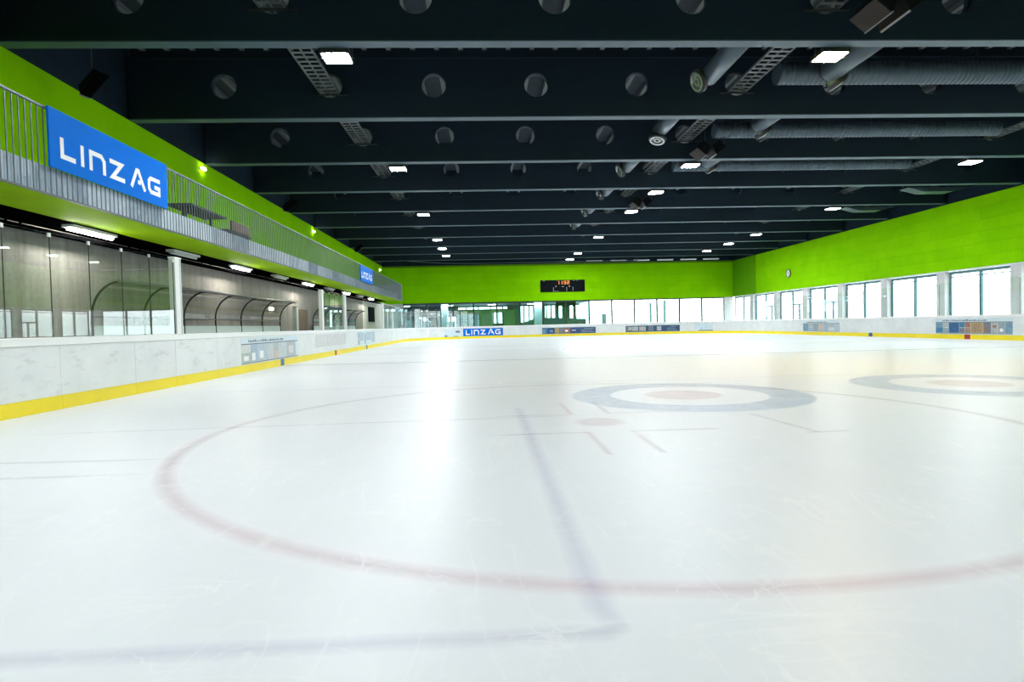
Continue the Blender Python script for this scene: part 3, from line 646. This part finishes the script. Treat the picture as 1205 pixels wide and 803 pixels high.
# ------------------------------------------------------------------ far glazing, lobby
def far_window(k, x0, x1, lab):
    w = struct('window_%d' % k, MB().box(x0, x1, WF+.06, WF+.18, 3.62, ZG-.04).box(x0, x1, WF+.06, WF+.18, -.03, .08), 'frame_dark', lab)
    x = x0; n_ = round((x1-x0)/2.5)
    for j in range(n_+1): xx = x0 + (x1-x0)*j/n_; B(max(xx-.085, x0), min(xx+.085, x1), WF+.05, WF+.19, .08, 3.62).build('mullion', 'frame_dark', w)
    for j in range(n_): B(x0+(x1-x0)*j/n_+.085, x0+(x1-x0)*(j+1)/n_-.085, WF+.11, WF+.125, .08, 3.62).build('pane', 'lobby_glass' if k == 20 else 'window_glass', w)
far_window(20, -8.72, 11.40, 'glazed front of the lobby under the far green wall')
far_window(21, 11.41, 26.40, 'far end windows opening to the bright outside')
B(26.41, WR+.02, WF+.03, WF+.30, 0, ZG-.04).build('pillar', 'pillar_concrete', wf)
B(WL, -8.73, WF+.03, WF+.30, 0, ZG-.04).build('pillar', 'pillar_concrete', wf)
struct('ceiling_lobby', B(WL-.3, 12.6, WF+.35, 78.3, 3.85, 4.05), 'lobby_grey', 'lobby ceiling behind the far glazing')
struct('wall_lobby_left', B(WL-.3, WL, WF+.35, 78.3, 0, 3.85), 'plaster', 'pale lobby side wall'); 
wl = struct('wall_lobby_back', MB().box(WL, 12.6, 78.0, 78.3, 3.65, 3.85).box(WL, -3.6, 78.0, 78.3, 2.45, 3.65).box(WL, -8.6, 78, 78.3, 0, 2.45).box(6.4, 8.0, 78, 78.3, 0, 3.65).box(-7.4, -5.2, 78, 78.3, 0, 2.45).box(3.0, 4.8, 78, 78.3, 0, 3.65).box(-3.6, 12.6, 78, 78.3, 0, 1.5), 'lobby_grey', 'lobby back wall with window openings')
for x in (-9.6, -9.0, -8.1, -7.0, -4.4, -3.5, -2.4, -.8, .8, 2.4, 3.9, 4.6, 5.2, 5.9, 8.2, 8.8, 9.4, 10.6, 11.2, 11.8): B(x-.09, x+.09, 78.05, 78.2, 0, 3.65).build('mullion', 'frame_teal', wl)
for k, (x, w) in enumerate(((-9.9, .55), (-4.38, .37), (5.94, .42))):
    d = thing('lobby_column', (x, 65.7, 0), 'white column behind the far glazing, %s from the left' % ORD[k], 'column', 'white lobby columns')
    B(x-w, x+w, 65.4, 66.1, -.03, 3.84)  .build('shaft', 'letter_white', d); B(x-w-.02, x+w+.02, 65.38, 66.12, -.03, .12).build('plinth', 'pale_grey', d)
d = thing('kiosk', (.1, 68.5, 0), 'green kiosk with a glazed door in the lobby', 'kiosk')
m = MB().box(-3.3, .95, 68, 71, -.03, 3.0).box(2.2, 3.5, 68, 71, -.03, 3.0).box(.95, 2.2, 68, 71, 2.75, 3.0).box(.95, 2.2, 70.9, 71, -.03, .3); m.build('body', 'lobby_green', d)
B(-3.4, 3.6, 67.8, 71.1, 3.0, 3.10).build('roof', 'lobby_dark', d)
dr = MB().box(.96, 1.09, 67.95, 68.02, 0, 2.74).box(2.06, 2.19, 67.95, 68.02, 0, 2.74).box(1.02, 2.13, 67.95, 68.02, 2.68, 2.74).box(1.02, 2.13, 67.95, 68.02, 1.30, 1.42).box(1.53, 1.62, 67.95, 68.02, 0, 2.68).build('door_frame', 'lobby_dark', d)
B(1.02, 2.13, 67.98, 67.99, 0, 2.68).build('pane', 'window_glass', dr)
B(-3.2, -.6, 67.96, 67.995, 1.0, 2.5).build('window', 'pale_blue', d); 
for x in (-2.55, -1.9, -1.25): B(x-.03, x+.03, 67.93, 67.96, 1.0, 2.5).build('window_bar', 'lobby_dark', d)
d = thing('lobby_ramp', (8.0, 66.3, 0), 'dark ramp with solid balustrade rising to the right in the lobby', 'ramp')
MB().prism([(3.7, 0), (11.4, 0), (11.4, 1.70), (9.0, 1.85), (5.9, 1.95), (3.7, 1.25)], lambda a, b: (a, 66.3, b), lambda a, b: (a, 66.36, b)).build('balustrade', 'lobby_grey', d)
MB().prism([(3.7, 0), (11.4, 0), (11.4, .8), (3.7, .1)], lambda a, b: (a, 66.37, b), lambda a, b: (a, 67.7, b)).build('ramp_slab', 'floor_concrete', d)
MB().tube([(3.7, 66.33, 1.3), (5.9, 66.33, 2.0), (9.0, 66.33, 1.9), (11.4, 66.33, 1.75)], .03, 6).build('handrail', 'tube_grey', d)
d = thing('lobby_portal', (9.6, 66.8, 0), 'tall dark doorway frame right of the lobby ramp', 'doorway')
for x in (8.3, 9.0, 9.5, 10.3): B(x, x+.32, 68.3, 68.7, -.03, 3.84).build('jamb', 'lobby_dark', d)
B(8.3, 10.62, 68.3, 68.7, 3.3, 3.84).build('lintel', 'lobby_dark', d)
for k, (x, y, h, mt) in enumerate(((-8.6, 67.5, 2.0, 'pale_blue'), (-7.6, 68.5, 2.2, 'pale_grey'), (-6.5, 67.2, 1.9, 'pale_blue'), (-5.6, 69, 2.1, 'lobby_dark'), (-3.7, 67, 1.8, 'pale_blue'))):  # added upright boards imitate blurry reflections on the far glazing
    d = thing('reflection_board', (x, y, 0), '%s upright board added to imitate reflections on the far glazing, %s from the left' % ({'pale_blue': 'pale blue', 'pale_grey': 'pale grey', 'lobby_dark': 'dark'}[mt], ORD[k]), 'reflection board', 'reflection boards')
    B(x-.4, x+.4, y-.05, y+.05, .2, h).build('board', mt, d); B(x-.45, x+.45, y-.25, y+.25, -.03, .04).build('foot', 'lobby_dark', d)
    for s in (-.3, .3): B(x+s-.03, x+s+.03, y-.03, y+.03, .04, .2).build('leg', 'lobby_dark', d)
k = 0
for x in (-9.7, -4.4, 1.0, 5.9):
    for y in (64.85, 73.0):  # front row is added ahead of the columns to brighten their faces
        d = thing('lobby_lamp', (x, y, 3.8), 'flat lamp on the lobby ceiling, %s of the %s row' % (ORD[k//2], ('front', 'rear')[k % 2]), 'ceiling lamp', 'lobby ceiling lamps'); k += 1
        B(x-.6, x+.6, y-.15, y+.15, 3.79, 3.849).build('housing', 'fixture_white', d); B(x-.56, x+.56, y-.11, y+.11, 3.775, 3.789).build('diffuser', 'lobby_light', d)

# ------------------------------------------------------------------ scoreboard
x0, x1, z0, z1 = 6.12, 10.95, 4.68, 5.97; Y = WF-.13
d = thing('scoreboard', ((x0+x1)/2, WF-.05, z0), 'dark scoreboard showing 11:32 in orange on the far green wall', 'scoreboard')
B(x0, x1, Y, WF-.01, z0, z1).build('case', 'speaker_black', d)
SEG = {'1': 'bc', '3': 'abcdg', '2': 'abdeg'}
def digit(ch, x, z, w, h, t_, m):
    for s in SEG[ch]:
        if s == 'a': m.box(x, x+w, Y-.012, Y-.004, z+h-t_, z+h)
        if s == 'd': m.box(x, x+w, Y-.012, Y-.004, z, z+t_)
        if s == 'g': m.box(x, x+w, Y-.012, Y-.004, z+h/2-t_/2, z+h/2+t_/2)
        if s in 'bc': m.box(x+w-t_, x+w, Y-.012, Y-.004, z + (h/2 if s == 'b' else 0), z + (h if s == 'b' else h/2))
        if s in 'fe': m.box(x, x+t_, Y-.012, Y-.004, z + (h/2 if s == 'f' else 0), z + (h if s == 'f' else h/2))
for ch, x in (('1', 7.92), ('1', 8.24), ('3', 8.66), ('2', 9.02)):
    m = MB(); digit(ch, x, 5.50, .26, .38, .075, m); m.build('clock_digit', 'led_orange', d)
m = MB().box(8.54, 8.59, Y-.012, Y-.004, 5.58, 5.63).box(8.54, 8.59, Y-.012, Y-.004, 5.76, 5.81); m.build('colon', 'led_orange', d)
for (a, b, c_, e) in ((6.4, 6.6, 5.86, 5.91), (7.9, 8.0, 5.90, 5.94), (9.7, 9.85, 5.86, 5.90), (10.05, 10.15, 5.88, 5.95), (7.75, 7.85, 5.22, 5.36), (8.45, 8.65, 5.22, 5.28), (9.2, 9.35, 5.22, 5.34), (7.5, 7.55, 4.78, 5.18), (7.5, 8.1, 4.74, 4.78), (8.95, 9.0, 4.76, 5.2), (9.62, 9.67, 4.78, 5.2)):
    B(a, b, Y-.010, Y-.004, c_, e).build('panel_mark', 'led_white', d)

# ------------------------------------------------------------------ advertising panels on the boards
PAL = [(.02, .16, .42), (.05, .30, .55), (.25, .45, .62), (.45, .55, .60), (.55, .35, .25), (.62, .45, .18), (.50, .20, .12), (.70, .72, .72), (.12, .30, .20), (.25, .28, .34), (.03, .09, .30)]
for j, c_ in enumerate(PAL): plain('print_%d' % j, [x*.6 for x in c_], .4, var=.25, vscale=9.0)
plain('print_pale', (.62, .74, .80), .4, var=.05); plain('print_ink', (.06, .10, .16), .4); plain('print_navy', (.02, .07, .16), .4, var=.1)
for j, c_ in enumerate(PAL): plain('faded_%d' % j, [x*.45+.32 for x in c_], .4, var=.12, vscale=9.0)

def far_path(s):
    """position and outward normal along the far end of the boards, wrapping into both corners"""
    if s < XL+CR: a = math.pi/2 + (XL+CR-s)/CR; return ((XL+CR+CR*math.cos(a), YE-CR+CR*math.sin(a)), (math.cos(a), math.sin(a)))
    if s > XR-CR: a = math.pi/2 - (s-XR+CR)/CR; return ((XR-CR+CR*math.cos(a), YE-CR+CR*math.sin(a)), (math.cos(a), math.sin(a)))
    return ((s, YE), (0, 1))
def left_path(s): return ((XL, s), (-1, 0))
def right_path(s): return ((XR, -s), (1, 0))
def ad(path, s0, W, z0, z1, label, tiles, header=False, base='print_pale', navy=None, marks=()):
    """tiles: (start, end, low, high, material) as fractions of the picture strip"""
    d = thing('advertising_panel', path(s0+W/2)[0] + (z0,), label, 'advert', 'adverts on the boards')
    def q(a, b, h0, h1, mt, nm, t0, t1):
        k = max(1, int((b-a)/.6)) if path is far_path else 1
        sweep([path(s0+a+(b-a)*j/k) for j in range(k+1)], rect(-t1, -t0, h0, h1)).build(nm, mt, d)
    q(0, W, z0, z1, base, 'sheet', .001, .004); top = z1 - (z1-z0)*.24 if header else z1-.02
    if header:
        q(0, W, top-.015, top+.015, 'print_ink', 'dark_band', .004, .005); q(0, W, z0, z0+.03, 'print_ink', 'dark_band', .004, .005)
        rnd = random.Random(len(label)); s = .1*W
        while s < .68*W: e = rnd.uniform(.05, .16); q(s, s+e, top+.05, top+.05+rnd.uniform(.04, .08), 'print_9', 'caption_mark', .004, .0055); s += e + .035
    lo = z0 + .04; hi = top - .02; Wt = W*(navy if navy else 1.0)
    for a, b, h0, h1, mt in tiles: q(a*Wt+.01, b*Wt-.01, lo+(hi-lo)*h0, lo+(hi-lo)*h1, mt, 'picture', .004, .006)
    if navy:
        q(Wt, W-.01, z0+.01, z1-.01, 'print_navy', 'dark_block', .004, .006)
        for r_, (f0, f1) in enumerate(((.12, .9), (.12, .8), (.3, .9))): q(Wt+(W-Wt)*f0, Wt+(W-Wt)*f1, z0+.12+.16*r_, z0+.17+.16*r_, 'print_3', 'caption_mark', .006, .007)
    for a, b, h0, h1, mt in marks: q(a*W, b*W, z0+(z1-z0)*h0, z0+(z1-z0)*h1, mt, 'picture', .006, .007)
    return d
P = 'print_%d'; FD = 'faded_%d'
ad(left_path, 16.95, 5.0, .25, .99, 'faded picture advert on the near left boards beside the blue marker',
   [(0, .13, 0, .55, FD % 8), (0, .13, .58, 1, FD % 7), (.13, .24, 0, 1, FD % 1), (.24, .40, 0, 1, FD % 2), (.40, .50, 0, 1, FD % 3), (.50, .60, 0, .5, FD % 4), (.50, .60, .5, 1, FD % 9), (.60, .76, 0, 1, FD % 3), (.76, .95, 0, 1, FD % 9), (.80, .91, .2, .8, FD % 7)][:9], True,
   marks=[(.03, .10, .12, .3, 'letter_white'), (.15, .2, .1, .4, 'letter_white'), (.27, .33, .15, .45, 'letter_white'), (.80, .90, .2, .55, 'faded_7')])
ad(left_path, 32.2, 5.2, .27, 1.02, 'pale faded advert on the far left boards below the far bench',
   [(0, .1, 0, .45, FD % 8), (0, .1, .5, 1, FD % 1), (.1, .3, .3, 1, FD % 2), (.34, .42, 0, .9, FD % 0), (.44, .6, .3, 1, FD % 2), (.62, .7, .3, 1, FD % 1), (.74, .95, .1, 1, FD % 2)])
ad(left_path, 24.3, 5.2, .45, .98, 'very pale washed-out advert on the left boards between the two picture adverts', [(0, .3, .2, .9, FD % 7), (.34, .6, .3, .9, FD % 7), (.65, 1, .2, .8, FD % 7)], base='faded_7')
ad(right_path, -29.4, 4.45, .27, 1.0, 'large colourful picture advert on the right boards above the red marker',
   [(0, .11, 0, .5, P % 1), (0, .11, .5, 1, P % 2), (.11, .19, 0, .48, P % 3), (.11, .19, .52, 1, P % 7), (.19, .34, 0, 1, P % 0), (.34, .415, 0, .48, P % 9), (.34, .415, .52, 1, P % 1), (.415, .49, 0, .48, P % 4), (.415, .49, .52, 1, P % 6), (.49, .65, 0, 1, P % 5), (.65, .75, 0, 1, P % 9), (.75, .83, 0, 1, P % 7), (.83, .91, 0, 1, P % 3), (.91, 1, 0, 1, P % 2)], True,
   marks=[(.53, .6, .15, .55, 'print_4'), (.77, .81, .4, .55, 'print_6'), (.67, .70, .1, .5, 'print_6'), (.85, .89, .15, .35, 'letter_white')])
ad(right_path, -42.1, 4.45, .27, .98, 'smaller-looking blue-grey picture advert on the right boards, farther from the camera',
   [(0, .16, 0, 1, P % 2), (.16, .3, 0, .48, FD % 1), (.16, .3, .52, 1, FD % 9), (.3, .45, 0, 1, P % 3), (.45, .6, 0, 1, FD % 4), (.6, .72, 0, 1, FD % 1), (.72, .86, 0, .5, FD % 7), (.72, .86, .5, 1, FD % 9), (.86, 1, 0, 1, FD % 2)], True)
ad(far_path, 5.56, 5.25, .25, .86, 'dark blue picture advert on the far boards right of the blue LINZ AG board',
   [(0, .14, 0, 1, P % 1), (.14, .34, 0, 1, P % 10), (.34, .46, 0, 1, P % 5), (.46, .6, 0, 1, P % 9), (.6, .76, 0, 1, P % 6), (.76, 1, 0, 1, P % 10)], False, 'print_navy', .69,
   marks=[(.02, .06, .2, .7, 'print_2'), (.14, .2, .3, .6, 'print_2'), (.43, .48, .3, .6, 'letter_white'), (.55, .63, .4, .6, 'print_7')])
ad(far_path, 13.75, 5.22, .25, .86, 'grey and navy picture advert on the far boards in front of the bright windows',
   [(0, .18, 0, 1, P % 9), (.18, .34, .1, .9, P % 7), (.36, .54, .1, .9, P % 7), (.57, .76, 0, 1, P % 9), (.79, .97, .1, .9, P % 7)], False, 'print_navy', .71,
   marks=[(.05, .12, .3, .8, 'print_7'), (.16, .2, .2, .5, 'print_ink'), (.30, .34, .3, .6, 'print_9'), (.60, .66, .35, .6, 'print_9')])
ad(far_path, 20.35, 1.84, .24, .95, 'pale teal advert with dark silhouettes on the far right corner boards', [], False, 'print_pale',
   marks=[(.2, 1, .0, .12, 'print_ink'), (.35, .52, .3, .38, 'print_navy'), (.56, .62, .35, .6, 'print_navy'), (.76, .92, .7, .95, 'print_9'), (.05, .1, .5, .65, 'print_9')])
ad(far_path, -4.23, 2.0, .22, .92, 'pale grey-teal advert with faint silhouettes left of the blue far board', [], False, 'print_pale',
   marks=[(0, .25, .0, .25, 'print_2'), (.1, .2, .3, .6, 'print_9'), (.4, .55, .1, .5, 'print_3'), (.6, .9, .55, .8, 'print_9'), (.45, .8, .0, .1, 'print_9')])
d = thing('sign', far_path(-.2)[0] + (.24,), 'blue LINZ AG board on the far rink boards', 'sign', 'blue signs')
sweep([far_path(-2.2+3.95*j/8) for j in range(9)], rect(-.010, -.001, .24, .96)).build('board', 'sign_blue', d)
for nm, strokes in LET:
    m = MB(); j = 0
    for st in strokes:
        for quad in stroke([(x_*1.12-.02, z_*1.28-.14) for x_, z_ in st], T_*1.15):
            j += 1
            def mp(o_):
                def f_(a_, b_): (x_, y_), (nx, ny) = far_path(-2.2 + a_); return (x_ - nx*o_, y_ - ny*o_, .24 + b_)
                return f_
            m.prism(quad, mp(.0105), mp(.013+.0006*j))
    m.build(nm, 'letter_white', d)
# ------------------------------------------------------------------ things standing outside the far windows
for k, (x, w, h) in enumerate(((20.95, .14, 3.6), (22.75, .16, 3.9))):
    d = thing('outdoor_post', (x, 74, -.26), 'dark post outside the bright far windows, %s of two' % ('left', 'right')[k], 'post', 'posts outside the far windows')
    B(x-w, x+w, 73.85, 74.15, -.26, h).build('shaft', 'frame_teal', d); B(x-w-.1, x+w+.1, 73.75, 74.25, -.26, -.1).build('footing', 'pale_grey', d)
d = thing('outdoor_cabinet', (15.0, 74, -.26), 'small grey-green cabinet outside the left end of the far windows', 'cabinet')
B(14.75, 15.25, 73.7, 74.3, -.16, 2.3).build('body', 'frame_teal', d); B(14.70, 15.30, 73.65, 74.35, 2.3, 2.36).build('lid', 'frame_dark', d); B(14.80, 15.20, 73.75, 74.25, -.26, -.16).build('base', 'pale_grey', d)
